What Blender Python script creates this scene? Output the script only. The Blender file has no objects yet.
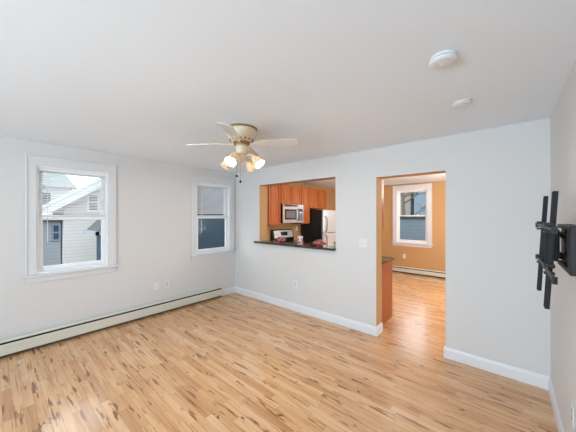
import bpy, bmesh, math, random
from mathutils import Vector, Matrix
random.seed(7)
SC = bpy.context.scene
COL = SC.collection
PI = math.pi

# ------------------------------------------------------------------ camera, sky, added fill lights, exposure
cam_d = bpy.data.cameras.new('camera'); cam = bpy.data.objects.new('camera', cam_d); COL.objects.link(cam)
cam_d.sensor_fit = 'HORIZONTAL'; cam_d.sensor_width = 36.0
cam_d.lens = 36.0 * 255.8 / 576.0
cam_d.clip_start = 0.05; cam_d.clip_end = 300
cam.location = (0, 0, 1.56)
cam.rotation_euler = (PI / 2, 0, math.atan(220 / 255.8))
SC.camera = cam

world = bpy.data.worlds.new('overcast_sky'); SC.world = world; world.use_nodes = True
bg = world.node_tree.nodes['Background']
bg.inputs[0].default_value = (0.93, 0.965, 1.0, 1); bg.inputs[1].default_value = 3.5

def area(name, loc, rot, sx, sy, watts, color=(1, 1, 1)):
    d = bpy.data.lights.new(name, 'AREA'); d.shape = 'RECTANGLE'; d.size = sx; d.size_y = sy
    d.energy = watts; d.color = color
    o = bpy.data.objects.new(name, d); COL.objects.link(o); o.location = loc; o.rotation_euler = rot
    return o
UP = math.radians(52)
for x in (-2.0, -0.6):
    area('added_rear_fill', (x, -3.75, 1.1), (PI / 2 + UP, 0, -0.4), 1.15, 1.2, 140, (0.66, 0.84, 1.0))  # added fill lights behind the camera, tilted up to brighten the ceiling
area('added_dining_fill', (2.3, 5.5, 0.9), (0, PI / 2 + math.radians(42), 0), 1.2, 2.4, 60, (0.88, 0.94, 1.0))  # added fill light outside the view, brightens kitchen and dining area

SC.view_settings.view_transform = 'Standard'
SC.view_settings.look = 'None'
SC.view_settings.exposure = 0.14
SC.view_settings.gamma = 1.0
SC.view_settings.use_curve_mapping = False

# ------------------------------------------------------------------ materials
def mat(name, color, rough=0.5, metal=0.0, spec=0.5, bump=0.0, bscale=60, var=0.0, vscale=8, coat=0.0, emit=0.0):
    m = bpy.data.materials.new(name); m.use_nodes = True
    nt = m.node_tree; b = nt.nodes['Principled BSDF']
    b.inputs['Base Color'].default_value = (*color, 1)
    b.inputs['Roughness'].default_value = rough
    b.inputs['Metallic'].default_value = metal
    b.inputs['Specular IOR Level'].default_value = spec
    b.inputs['Coat Weight'].default_value = coat
    if emit:
        b.inputs['Emission Color'].default_value = (*color, 1); b.inputs['Emission Strength'].default_value = emit
    if bump or var:
        tc = nt.nodes.new('ShaderNodeTexCoord'); nz = nt.nodes.new('ShaderNodeTexNoise')
        nt.links.new(tc.outputs['Object'], nz.inputs['Vector'])
        nz.inputs['Scale'].default_value = bscale if bump else vscale
        nz.inputs['Detail'].default_value = 4
        if bump:
            bp = nt.nodes.new('ShaderNodeBump'); bp.inputs['Strength'].default_value = bump; bp.inputs['Distance'].default_value = 0.01
            nt.links.new(nz.outputs['Fac'], bp.inputs['Height']); nt.links.new(bp.outputs['Normal'], b.inputs['Normal'])
        if var:
            n2 = nt.nodes.new('ShaderNodeTexNoise'); n2.inputs['Scale'].default_value = vscale; n2.inputs['Detail'].default_value = 3
            nt.links.new(tc.outputs['Object'], n2.inputs['Vector'])
            mx = nt.nodes.new('ShaderNodeMix'); mx.data_type = 'RGBA'
            mx.inputs[6].default_value = (*[max(0, c * (1 - var)) for c in color], 1)
            mx.inputs[7].default_value = (*[min(1, c * (1 + var)) for c in color], 1)
            nt.links.new(n2.outputs['Fac'], mx.inputs[0]); nt.links.new(mx.outputs[2], b.inputs['Base Color'])
    return m

def floor_material():
    m = bpy.data.materials.new('maple_strip_floor'); m.use_nodes = True
    nt = m.node_tree; N = nt.nodes; L = nt.links; b = N['Principled BSDF']
    def nd(t, **kw):
        n = N.new(t)
        for k, v in kw.items(): setattr(n, k, v)
        return n
    def mth(op, a, bb=None, c=None):
        n = nd('ShaderNodeMath', operation=op)
        for i, v in enumerate((a, bb, c)):
            if v is None: continue
            if isinstance(v, (int, float)): n.inputs[i].default_value = v
            else: L.new(v, n.inputs[i])
        return n.outputs[0]
    tc = nd('ShaderNodeTexCoord'); sp = nd('ShaderNodeSeparateXYZ'); L.new(tc.outputs['Object'], sp.inputs[0])
    W, LEN = 0.060, 0.52
    yr = mth('DIVIDE', sp.outputs['Y'], W); row = mth('FLOOR', yr); fy = mth('FRACT', yr)
    wn = nd('ShaderNodeTexWhiteNoise', noise_dimensions='1D'); L.new(row, wn.inputs['W'])
    xr = mth('ADD', mth('DIVIDE', sp.outputs['X'], LEN), mth('MULTIPLY', wn.outputs['Value'], 17.3))
    colm = mth('FLOOR', xr); fx = mth('FRACT', xr)
    cmb = nd('ShaderNodeCombineXYZ'); L.new(row, cmb.inputs[0]); L.new(colm, cmb.inputs[1])
    w2 = nd('ShaderNodeTexWhiteNoise', noise_dimensions='2D'); L.new(cmb.outputs[0], w2.inputs['Vector'])
    ramp = nd('ShaderNodeValToRGB'); L.new(w2.outputs['Value'], ramp.inputs[0])
    e = ramp.color_ramp.elements
    e[0].position = 0.0; e[0].color = (0.63, 0.325, 0.150, 1)
    e[1].position = 1.0; e[1].color = (0.83, 0.535, 0.305, 1)
    for p, c in ((0.12, (0.70, 0.385, 0.180, 1)), (0.45, (0.765, 0.445, 0.222, 1)), (0.75, (0.80, 0.48, 0.252, 1))):
        x = ramp.color_ramp.elements.new(p); x.color = c
    # grain along the strip
    off = mth('MULTIPLY', w2.outputs['Value'], 40.0)
    gv = nd('ShaderNodeCombineXYZ')
    L.new(mth('ADD', mth('MULTIPLY', sp.outputs['X'], 2.6), off), gv.inputs[0])
    L.new(mth('MULTIPLY', sp.outputs['Y'], 34.0), gv.inputs[1]); L.new(off, gv.inputs[2])
    g = nd('ShaderNodeTexNoise'); L.new(gv.outputs[0], g.inputs['Vector']); g.inputs['Scale'].default_value = 1.0; g.inputs['Detail'].default_value = 5; g.inputs['Distortion'].default_value = 0.6
    gr = nd('ShaderNodeValToRGB'); L.new(g.outputs['Fac'], gr.inputs[0])
    gr.color_ramp.elements[0].position = 0.30; gr.color_ramp.elements[0].color = (0.80, 0.72, 0.62, 1)
    gr.color_ramp.elements[1].position = 0.56; gr.color_ramp.elements[1].color = (1, 1, 1, 1)
    m1 = nd('ShaderNodeMix', data_type='RGBA', blend_type='MULTIPLY'); m1.inputs[0].default_value = 0.9
    L.new(ramp.outputs[0], m1.inputs[6]); L.new(gr.outputs[0], m1.inputs[7])
    # brown heartwood streaks
    sv = nd('ShaderNodeCombineXYZ')
    L.new(mth('ADD', mth('MULTIPLY', sp.outputs['X'], 3.4), off), sv.inputs[0])
    L.new(mth('MULTIPLY', sp.outputs['Y'], 26.0), sv.inputs[1]); L.new(mth('MULTIPLY', off, 1.7), sv.inputs[2])
    s = nd('ShaderNodeTexNoise'); L.new(sv.outputs[0], s.inputs['Vector']); s.inputs['Scale'].default_value = 1.0; s.inputs['Detail'].default_value = 3
    sr = nd('ShaderNodeValToRGB'); L.new(s.outputs['Fac'], sr.inputs[0])
    sr.color_ramp.elements[0].position = 0.60; sr.color_ramp.elements[0].color = (0, 0, 0, 1)
    sr.color_ramp.elements[1].position = 0.67; sr.color_ramp.elements[1].color = (1, 1, 1, 1)
    m2 = nd('ShaderNodeMix', data_type='RGBA'); m2.inputs[7].default_value = (0.22, 0.08, 0.028, 1)
    L.new(mth('MULTIPLY', sr.outputs[0], 0.9), m2.inputs[0]); L.new(m1.outputs[2], m2.inputs[6])
    # thin darker grain lines
    tv_ = nd('ShaderNodeCombineXYZ')
    L.new(mth('ADD', mth('MULTIPLY', sp.outputs['X'], 1.5), off), tv_.inputs[0]); L.new(mth('MULTIPLY', sp.outputs['Y'], 62.0), tv_.inputs[1]); L.new(mth('MULTIPLY', off, 2.3), tv_.inputs[2])
    tn = nd('ShaderNodeTexNoise'); L.new(tv_.outputs[0], tn.inputs['Vector']); tn.inputs['Scale'].default_value = 1.0; tn.inputs['Detail'].default_value = 2
    tr = nd('ShaderNodeValToRGB'); L.new(tn.outputs['Fac'], tr.inputs[0])
    tr.color_ramp.elements[0].position = 0.60; tr.color_ramp.elements[0].color = (0, 0, 0, 1)
    tr.color_ramp.elements[1].position = 0.68; tr.color_ramp.elements[1].color = (1, 1, 1, 1)
    m2b = nd('ShaderNodeMix', data_type='RGBA'); m2b.inputs[7].default_value = (0.36, 0.14, 0.05, 1)
    L.new(mth('MULTIPLY', tr.outputs[0], 0.6), m2b.inputs[0]); L.new(m2.outputs[2], m2b.inputs[6])
    # knots
    kv = nd('ShaderNodeCombineXYZ'); wob = mth('MULTIPLY', s.outputs['Fac'], 0.12); L.new(mth('ADD', mth('MULTIPLY', sp.outputs['X'], 0.6), wob), kv.inputs[0]); L.new(mth('ADD', sp.outputs['Y'], mth('MULTIPLY', g.outputs['Fac'], 0.05)), kv.inputs[1])
    k = nd('ShaderNodeTexVoronoi'); L.new(kv.outputs[0], k.inputs['Vector']); k.inputs['Scale'].default_value = 9.5; k.inputs['Randomness'].default_value = 1.0
    kr = nd('ShaderNodeValToRGB'); L.new(k.outputs['Distance'], kr.inputs[0])
    kr.color_ramp.elements[0].position = 0.05; kr.color_ramp.elements[0].color = (1, 1, 1, 1)
    kr.color_ramp.elements[1].position = 0.15; kr.color_ramp.elements[1].color = (0, 0, 0, 1)
    kc = nd('ShaderNodeSeparateColor'); L.new(k.outputs['Color'], kc.inputs[0])
    ksel = mth('GREATER_THAN', kc.outputs[0], 0.3)
    m3 = nd('ShaderNodeMix', data_type='RGBA'); m3.inputs[7].default_value = (0.07, 0.026, 0.012, 1)
    L.new(mth('MULTIPLY', mth('MULTIPLY', kr.outputs[0], ksel), 0.95), m3.inputs[0]); L.new(m2b.outputs[2], m3.inputs[6])
    # seams
    ey = mth('MINIMUM', fy, mth('SUBTRACT', 1.0, fy)); ex = mth('MINIMUM', fx, mth('SUBTRACT', 1.0, fx))
    seam = mth('MAXIMUM', mth('LESS_THAN', ey, 0.014), mth('LESS_THAN', ex, 0.0016))
    m4 = nd('ShaderNodeMix', data_type='RGBA'); m4.inputs[7].default_value = (0.26, 0.12, 0.05, 1)
    L.new(mth('MULTIPLY', seam, 0.7), m4.inputs[0]); L.new(m3.outputs[2], m4.inputs[6])
    L.new(m4.outputs[2], b.inputs['Base Color'])
    rr = mth('MULTIPLY_ADD', g.outputs['Fac'], 0.10, 0.16); L.new(rr, b.inputs['Roughness'])
    b.inputs['Specular IOR Level'].default_value = 0.5; b.inputs['Coat Weight'].default_value = 0.3; b.inputs['Coat Roughness'].default_value = 0.12
    bp = nd('ShaderNodeBump'); bp.inputs['Strength'].default_value = 0.12; bp.inputs['Distance'].default_value = 0.004
    hh = mth('SUBTRACT', mth('MULTIPLY', w2.outputs['Value'], 0.35), seam)
    L.new(hh, bp.inputs['Height']); L.new(bp.outputs['Normal'], b.inputs['Normal'])
    return m

def cherry_material(name, c0, c1):
    m = bpy.data.materials.new(name); m.use_nodes = True
    nt = m.node_tree; N = nt.nodes; L = nt.links; b = N['Principled BSDF']
    tc = N.new('ShaderNodeTexCoord'); mp = N.new('ShaderNodeMapping'); mp.inputs['Scale'].default_value = (14, 14, 1.4)
    L.new(tc.outputs['Object'], mp.inputs[0])
    n = N.new('ShaderNodeTexNoise'); n.inputs['Scale'].default_value = 1.6; n.inputs['Detail'].default_value = 6; n.inputs['Distortion'].default_value = 0.8
    L.new(mp.outputs[0], n.inputs['Vector'])
    r = N.new('ShaderNodeValToRGB'); r.color_ramp.elements[0].position = 0.3; r.color_ramp.elements[1].position = 0.7
    r.color_ramp.elements[0].color = (*c0, 1); r.color_ramp.elements[1].color = (*c1, 1)
    L.new(n.outputs['Fac'], r.inputs[0]); L.new(r.outputs[0], b.inputs['Base Color'])
    b.inputs['Roughness'].default_value = 0.32
    return m

def siding_material(name, color, pitch=0.11, rough=0.6):
    m = mat(name, color, rough)
    nt = m.node_tree; N = nt.nodes; L = nt.links; b = N['Principled BSDF']
    tc = N.new('ShaderNodeTexCoord'); sp = N.new('ShaderNodeSeparateXYZ'); L.new(tc.outputs['Object'], sp.inputs[0])
    d = N.new('ShaderNodeMath'); d.operation = 'DIVIDE'; L.new(sp.outputs[2], d.inputs[0]); d.inputs[1].default_value = pitch
    f = N.new('ShaderNodeMath'); f.operation = 'FRACT'; L.new(d.outputs[0], f.inputs[0])
    r = N.new('ShaderNodeValToRGB'); L.new(f.outputs[0], r.inputs[0])
    r.color_ramp.elements[0].position = 0.0; r.color_ramp.elements[0].color = (*[c * 0.6 for c in color], 1)
    r.color_ramp.elements[1].position = 0.16; r.color_ramp.elements[1].color = (*color, 1)
    L.new(r.outputs[0], b.inputs['Base Color'])
    bp = N.new('ShaderNodeBump'); bp.inputs['Strength'].default_value = 0.5; bp.inputs['Distance'].default_value = 0.02
    L.new(f.outputs[0], bp.inputs['Height']); L.new(bp.outputs[0], b.inputs['Normal'])
    return m

def glass_material():
    m = bpy.data.materials.new('clear_window_glass'); m.use_nodes = True
    nt = m.node_tree; N = nt.nodes; L = nt.links; N.remove(N['Principled BSDF'])
    t = N.new('ShaderNodeBsdfTransparent'); t.inputs[0].default_value = (0.96, 0.97, 0.97, 1)
    g = N.new('ShaderNodeBsdfGlossy'); g.inputs['Roughness'].default_value = 0.02
    fr = N.new('ShaderNodeFresnel'); fr.inputs[0].default_value = 1.18
    mx = N.new('ShaderNodeMixShader'); L.new(fr.outputs[0], mx.inputs[0]); L.new(t.outputs[0], mx.inputs[1]); L.new(g.outputs[0], mx.inputs[2])
    L.new(mx.outputs[0], N['Material Output'].inputs[0])
    return m

def granite_material():
    m = mat('dark_granite', (0.02, 0.024, 0.022), 0.12)
    nt = m.node_tree; N = nt.nodes; L = nt.links; b = N['Principled BSDF']
    tc = N.new('ShaderNodeTexCoord'); v = N.new('ShaderNodeTexVoronoi'); v.inputs['Scale'].default_value = 220
    L.new(tc.outputs['Object'], v.inputs['Vector'])
    r = N.new('ShaderNodeValToRGB'); L.new(v.outputs['Color'], r.inputs[0])
    r.color_ramp.elements[0].position = 0.5; r.color_ramp.elements[0].color = (0.018, 0.02, 0.02, 1)
    r.color_ramp.elements[1].position = 1.0; r.color_ramp.elements[1].color = (0.12, 0.12, 0.10, 1)
    L.new(r.outputs[0], b.inputs['Base Color'])
    return m

def shade_material():
    m = bpy.data.materials.new('cream_frosted_shade'); m.use_nodes = True
    nt = m.node_tree; N = nt.nodes; L = nt.links; b = N['Principled BSDF']
    b.inputs['Base Color'].default_value = (0.86, 0.74, 0.54, 1); b.inputs['Roughness'].default_value = 0.35
    t = N.new('ShaderNodeBsdfTranslucent'); t.inputs[0].default_value = (0.8, 0.62, 0.38, 1)
    mx = N.new('ShaderNodeMixShader'); mx.inputs[0].default_value = 0.12
    L.new(b.outputs[0], mx.inputs[1]); L.new(t.outputs[0], mx.inputs[2]); L.new(mx.outputs[0], N['Material Output'].inputs[0])
    return m

M = dict(
    wall=mat('white_wall_paint', (0.716, 0.705, 0.692), 0.6, spec=0.25, bump=0.03, bscale=180),
    ceil=mat('white_ceiling_paint', (0.865, 0.925, 0.98), 0.85, spec=0.1, bump=0.04, bscale=25),
    orange=mat('apricot_wall_paint', (0.54, 0.315, 0.14), 0.6, spec=0.25, bump=0.03, bscale=180),
    trim=mat('white_gloss_trim', (0.80, 0.81, 0.83), 0.35, spec=0.4),
    casing=mat('white_casing_paint', (0.74, 0.745, 0.755), 0.4, spec=0.4),
    vinyl=mat('white_vinyl', (0.92, 0.925, 0.935), 0.3, spec=0.45),
    blind=mat('white_blind_slat', (0.88, 0.89, 0.90), 0.4),
    cord=mat('cord_and_shaded_rail', (0.7, 0.72, 0.72), 0.7),
    floor=floor_material(),
    heater=mat('cream_enamel', (0.70, 0.68, 0.58), 0.4),
    dark=mat('dark_gap', (0.02, 0.02, 0.02), 0.8),
    fin=mat('dusty_grey_fin', (0.10, 0.095, 0.085), 0.6, metal=0.5),
    plate=mat('white_plastic_plate', (0.80, 0.80, 0.80), 0.35),
    socket=mat('pale_grey_socket', (0.62, 0.62, 0.61), 0.4),
    slot=mat('dark_slot', (0.06, 0.06, 0.06), 0.6),
    fan=mat('cream_fan_enamel', (0.84, 0.70, 0.50), 0.35),
    brass=mat('aged_brass', (0.42, 0.25, 0.09), 0.35, metal=0.8),
    blade=mat('whitewashed_blade', (0.78, 0.73, 0.66), 0.2, coat=0.4, var=0.06, vscale=12),
    shade=shade_material(),
    bulb=mat('lit_warm_bulb', (1.0, 0.97, 0.93), 0.5, emit=270.0),
    black=mat('black_powder_coat', (0.012, 0.012, 0.013), 0.5, spec=0.25),
    graphite=mat('graphite_steel', (0.030, 0.030, 0.032), 0.5, spec=0.3),
    steel=mat('brushed_steel', (0.62, 0.61, 0.60), 0.28, metal=0.9),
    palesteel=mat('pale_stainless', (0.80, 0.82, 0.84), 0.30, metal=0.55),
    blackgl=mat('black_gloss', (0.012, 0.012, 0.014), 0.16),
    fridge=mat('black_fridge_side', (0.008, 0.008, 0.010), 0.55, bump=0.1, bscale=300),
    window_dark=mat('grey_oven_window', (0.16, 0.17, 0.19), 0.15),
    cherry=cherry_material('cherry_cabinet_wood', (0.44, 0.105, 0.020), (0.60, 0.175, 0.036)),
    cherryd=cherry_material('cherry_end_panel', (0.30, 0.064, 0.014), (0.38, 0.090, 0.021)),
    granite=granite_material(),
    glass=glass_material(),
    red=mat('red_petal', (0.72, 0.09, 0.05), 0.5, var=0.3, vscale=40),
    pink=mat('coral_pink_petal', (0.95, 0.52, 0.42), 0.5, var=0.3, vscale=40),
    leafd=mat('dark_green_leaf', (0.05, 0.10, 0.03), 0.5),
    leaf=mat('green_leaf', (0.06, 0.17, 0.05), 0.5),
    pot=mat('grey_clay_pot', (0.35, 0.33, 0.30), 0.7),
    carton=mat('white_card', (0.80, 0.74, 0.74), 0.5),
    cartonr=mat('dark_pink_print', (0.45, 0.05, 0.10), 0.5),
    siding_w=siding_material('white_clapboard', (0.70, 0.69, 0.68), 0.12),
    siding_b=siding_material('slate_blue_siding', (0.030, 0.062, 0.092), 0.10),
    siding_l=siding_material('light_blue_siding', (0.19, 0.27, 0.34), 0.13),
    siding_g=siding_material('grey_clapboard', (0.30, 0.33, 0.36), 0.13),
    siding_t=siding_material('tan_grey_siding', (0.34, 0.32, 0.28), 0.13),
    roof=mat('charcoal_shingle', (0.055, 0.065, 0.075), 0.85, var=0.35, vscale=25),
    roofl=mat('pale_teal_shingle', (0.42, 0.52, 0.54), 0.85, var=0.3, vscale=20),
    brick=mat('red_brick', (0.42, 0.17, 0.11), 0.85, var=0.3, vscale=15),
    extglass=mat('house_window_glass', (0.06, 0.08, 0.11), 0.15),
    asphalt=mat('grey_asphalt', (0.13, 0.135, 0.14), 0.9, var=0.2, vscale=4),
    bark=mat('grey_brown_bark', (0.13, 0.105, 0.085), 0.9, var=0.3, vscale=12),
    evergreen=mat('dull_green_foliage', (0.09, 0.13, 0.08), 0.8, var=0.3, vscale=3),
)

# ------------------------------------------------------------------ mesh helpers
class MB:
    def __init__(s): s.v = []; s.f = []; s.mi = []
    def add(s, vs, fs, mi=0):
        k = len(s.v); s.v += [tuple(p) for p in vs]; s.f += [tuple(i + k for i in f) for f in fs]; s.mi += [mi] * len(fs); return s
    def box(s, x0, x1, y0, y1, z0, z1, mi=0, T=None):
        vs = [Vector((x, y, z)) for x in (x0, x1) for y in (y0, y1) for z in (z0, z1)]
        if T is not None: vs = [T @ p for p in vs]
        return s.add(vs, [(0, 1, 3, 2), (4, 6, 7, 5), (0, 4, 5, 1), (2, 3, 7, 6), (0, 2, 6, 4), (1, 5, 7, 3)], mi)
    def lathe(s, prof, T=None, n=32, mi=0, cap=True):
        T = T or Matrix()
        vs = []; fs = []
        for r, z in prof:
            for i in range(n):
                a = 2 * PI * i / n; vs.append(T @ Vector((r * math.cos(a), r * math.sin(a), z)))
        for j in range(len(prof) - 1):
            for i in range(n):
                i2 = (i + 1) % n
                fs.append((j * n + i, j * n + i2, (j + 1) * n + i2, (j + 1) * n + i))
        if cap:
            if prof[0][0] > 1e-5: fs.append(tuple(range(n))[::-1])
            if prof[-1][0] > 1e-5: fs.append(tuple((len(prof) - 1) * n + i for i in range(n)))
        return s.add(vs, fs, mi)
    def tube(s, pts, r, n=10, mi=0):
        pts = [Vector(p) for p in pts]; rs = r if isinstance(r, (list, tuple)) else [r] * len(pts)
        vs = []; fs = []; prev = None
        for i, p in enumerate(pts):
            d = (pts[min(i + 1, len(pts) - 1)] - pts[max(i - 1, 0)]).normalized()
            if prev is None:
                u = d.orthogonal().normalized()
            else:
                u = (prev - d * prev.dot(d)).normalized()
            prev = u; w = d.cross(u)
            for k in range(n):
                a = 2 * PI * k / n; vs.append(p + (u * math.cos(a) + w * math.sin(a)) * rs[i])
        for i in range(len(pts) - 1):
            for k in range(n):
                k2 = (k + 1) % n; fs.append((i * n + k, i * n + k2, (i + 1) * n + k2, (i + 1) * n + k))
        fs.append(tuple(range(n))[::-1]); fs.append(tuple((len(pts) - 1) * n + k for k in range(n)))
        return s.add(vs, fs, mi)
    def prism(s, poly, h0, h1, T=None, mi=0):
        """poly in local xy, extruded along local z"""
        T = T or Matrix(); n = len(poly)
        vs = [T @ Vector((x, y, h0)) for x, y in poly] + [T @ Vector((x, y, h1)) for x, y in poly]
        fs = [tuple(range(n))[::-1], tuple(range(n, 2 * n))] + [(i, (i + 1) % n, n + (i + 1) % n, n + i) for i in range(n)]
        return s.add(vs, fs, mi)
    def sphere(s, c, r, n=12, m=8, mi=0, sc=(1, 1, 1)):
        prof = [(max(1e-6, r * math.sin(PI * j / m)), -r * math.cos(PI * j / m)) for j in range(m + 1)]
        T = Matrix.Translation(c) @ Matrix.Diagonal((*sc, 1))
        return s.lathe(prof, T, n, mi, cap=False)

def build(name, mb, m, parent=None, bevel=0.0, smooth=False, segs=2, loc=None):
    """one mesh object; geometry is given in world coordinates"""
    me = bpy.data.meshes.new(name)
    off = Vector((0, 0, 0))
    p = parent
    while p is not None:
        off += p.location; p = p.parent
    if loc is not None: off = Vector(loc)
    me.from_pydata([tuple(Vector(v) - off) for v in mb.v], [], mb.f)
    for mm in (m if isinstance(m, (list, tuple)) else [m]): me.materials.append(mm)
    for pl, i in zip(me.polygons, mb.mi): pl.material_index = i
    bm = bmesh.new(); bm.from_mesh(me); bmesh.ops.recalc_face_normals(bm, faces=bm.faces); bm.to_mesh(me); bm.free()
    if smooth:
        for pl in me.polygons: pl.use_smooth = True
        me.set_sharp_from_angle(angle=math.radians(40))
    o = bpy.data.objects.new(name, me); COL.objects.link(o)
    if loc is not None: o.location = loc
    if parent is not None: o.parent = parent
    if bevel:
        b = o.modifiers.new('bevel', 'BEVEL'); b.width = bevel; b.segments = segs; b.limit_method = 'ANGLE'; b.angle_limit = math.radians(50)
    return o

def tag(o, label, cat, group=None, kind=None):
    o['label'] = label; o['category'] = cat
    if group: o['group'] = group
    if kind: o['kind'] = kind
    return o
def thing(name, label, cat, loc, group=None):
    o = bpy.data.objects.new(name, None); o.empty_display_size = 0.1; COL.objects.link(o); o.location = loc
    return tag(o, label, cat, group)
def struct(name, mb, m, bevel=0.0, parent=None, smooth=False):
    o = build(name, mb, m, parent, bevel, smooth)
    if parent is None: o['kind'] = 'structure'
    return o
def copy_tree(o, parent=None, delta=None):
    c = o.copy(); COL.objects.link(c); c.parent = parent
    if delta is not None: c.location = o.location + Vector(delta)
    for ch in list(o.children): copy_tree(ch, c)
    return c

def wall(axis, c0, c1, a0, a1, z0, z1, holes=(), pick=None):
    """slab with rectangular holes. axis 'x': faces normal to X, spans Y a0..a1; axis 'y': faces normal to Y, spans X a0..a1.
    holes: (a_lo, a_hi, z_lo, z_hi). pick(normal)->material index"""
    As = sorted({a0, a1, *[v for h in holes for v in h[:2]]}); Zs = sorted({z0, z1, *[v for h in holes for v in h[2:]]})
    As = [a for a in As if a0 <= a <= a1]; Zs = [z for z in Zs if z0 <= z <= z1]
    def solid(i, j):
        if not (0 <= i < len(As) - 1 and 0 <= j < len(Zs) - 1): return False
        a = (As[i] + As[i + 1]) / 2; z = (Zs[j] + Zs[j + 1]) / 2
        return not any(h[0] < a < h[1] and h[2] < z < h[3] for h in holes)
    mb = MB(); pick = pick or (lambda n: 0)
    def P(c, a, z): return (c, a, z) if axis == 'x' else (a, c, z)
    def N(c, a, z): return (c, a, z) if axis == 'x' else (a, c, z)
    def q(pts, n): mb.add([P(*p) for p in pts], [(0, 1, 2, 3)], pick(N(*n)))
    for i in range(len(As) - 1):
        for j in range(len(Zs) - 1):
            if not solid(i, j): continue
            A, B, Z, Y = As[i], As[i + 1], Zs[j], Zs[j + 1]
            q([(c0, A, Z), (c0, B, Z), (c0, B, Y), (c0, A, Y)], (-1, 0, 0)); q([(c1, A, Z), (c1, B, Z), (c1, B, Y), (c1, A, Y)], (1, 0, 0))
            if not solid(i - 1, j): q([(c0, A, Z), (c1, A, Z), (c1, A, Y), (c0, A, Y)], (0, -1, 0))
            if not solid(i + 1, j): q([(c0, B, Z), (c1, B, Z), (c1, B, Y), (c0, B, Y)], (0, 1, 0))
            if not solid(i, j - 1): q([(c0, A, Z), (c1, A, Z), (c1, B, Z), (c0, B, Z)], (0, 0, -1))
            if not solid(i, j + 1): q([(c0, A, Y), (c1, A, Y), (c1, B, Y), (c0, B, Y)], (0, 0, 1))
    return mb

# ------------------------------------------------------------------ room dimensions
H = 2.44
XL, XR = -4.24, 0.289          # left and right walls of the living room
YB, YB2 = 3.272, 3.462         # wall with the opening and doorway
YR = -3.4                      # wall behind the photographer
YF = 7.4                       # far kitchen wall
XD = 2.0                       # far side of the dining room
W1 = (0.351, 1.071, 0.867, 2.165); W2 = (2.405, 3.135, 0.867, 2.175)
W3 = (-2.36, -1.58, 0.83, 2.28)
PASS = (-3.515, -1.903, 1.058, 2.132); DOOR = (-1.30, -0.522, -0.01, 2.062)
RW1 = (-2.6, -1.4, 0.5, 2.25); RW2 = (-1.2, 0.0, 0.5, 2.25); DW = (4.3, 6.7, 0.2, 2.2)  # RW and DW: unseen openings added to let the fill light in

struct('floor', MB().box(XL - .14, XD + .14, YR - .14, YF + .14, -0.12, 0.0), M['floor'])
struct('ceiling', MB().box(XL - .14, XD + .14, YR - .14, YF + .14, H, H + 0.1), M['ceil'])
struct('wall_left', wall('x', XL - .14, XL, YR - .14, YB, 0, H, [W1, W2]), M['wall'])
struct('wall_kitchen_left', wall('x', XL - .14, XL, YB, YF + .14, 0, H), M['orange'])
struct('wall_back', wall('y', YB, YB2, XL, XD, 0, H, [PASS, DOOR], lambda n: 0 if n == (0, -1, 0) else 1), [M['wall'], M['orange']])
struct('wall_right', wall('x', XR, XR + .14, YR, YB, 0, H), M['wall'])
struct('wall_rear', wall('y', YR - .14, YR, XL, XR + .14, 0, H, [RW1, RW2]), M['wall'])
struct('wall_kitchen_far', wall('y', YF, YF + .14, XL, XD, 0, H, [W3]), M['orange'])
struct('wall_kitchen_right', wall('x', XD, XD + .14, YB, YF + .14, 0, H, [DW]), M['orange'])

# skirting boards
def skirt_profile(t=0.016, h=0.118):
    return [(0, 0), (t, 0), (t, h - 0.028), (t * 0.75, h - 0.018), (t * 0.55, h - 0.008), (t * 0.3, h), (0, h)]
def skirt(mb, p0, p1, n):
    """run a profile from p0 to p1 on the floor, n = direction away from the wall"""
    p0 = Vector((*p0, 0)); p1 = Vector((*p1, 0)); n = Vector((*n, 0))
    pr = skirt_profile(); k = len(pr)
    vs = [p0 + n * a + Vector((0, 0, z)) for a, z in pr] + [p1 + n * a + Vector((0, 0, z)) for a, z in pr]
    mb.add(vs, [tuple(range(k)), tuple(range(k, 2 * k))[::-1]] + [(i, (i + 1) % k, k + (i + 1) % k, k + i) for i in range(k)])
t = 0.016
mb = MB(); skirt(mb, (XL, YB), (-1.30 + t, YB), (0, -1)); skirt(mb, (-1.30, YB), (-1.30, YB2), (1, 0))
struct('baseboard_back', mb, M['trim'])
mb = MB(); skirt(mb, (-0.522 - t, YB), (XR, YB), (0, -1)); skirt(mb, (-0.522, YB), (-0.522, YB2), (-1, 0))
struct('baseboard_back_right', mb, M['trim'])
mb = MB(); skirt(mb, (XR, YR), (XR, YB - t), (-1, 0)); struct('baseboard_right', mb, M['trim'])
mb = MB(); skirt(mb, (XL, 2.953), (XL, YB - t), (1, 0)); struct('baseboard_left', mb, M['trim'])

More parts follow.
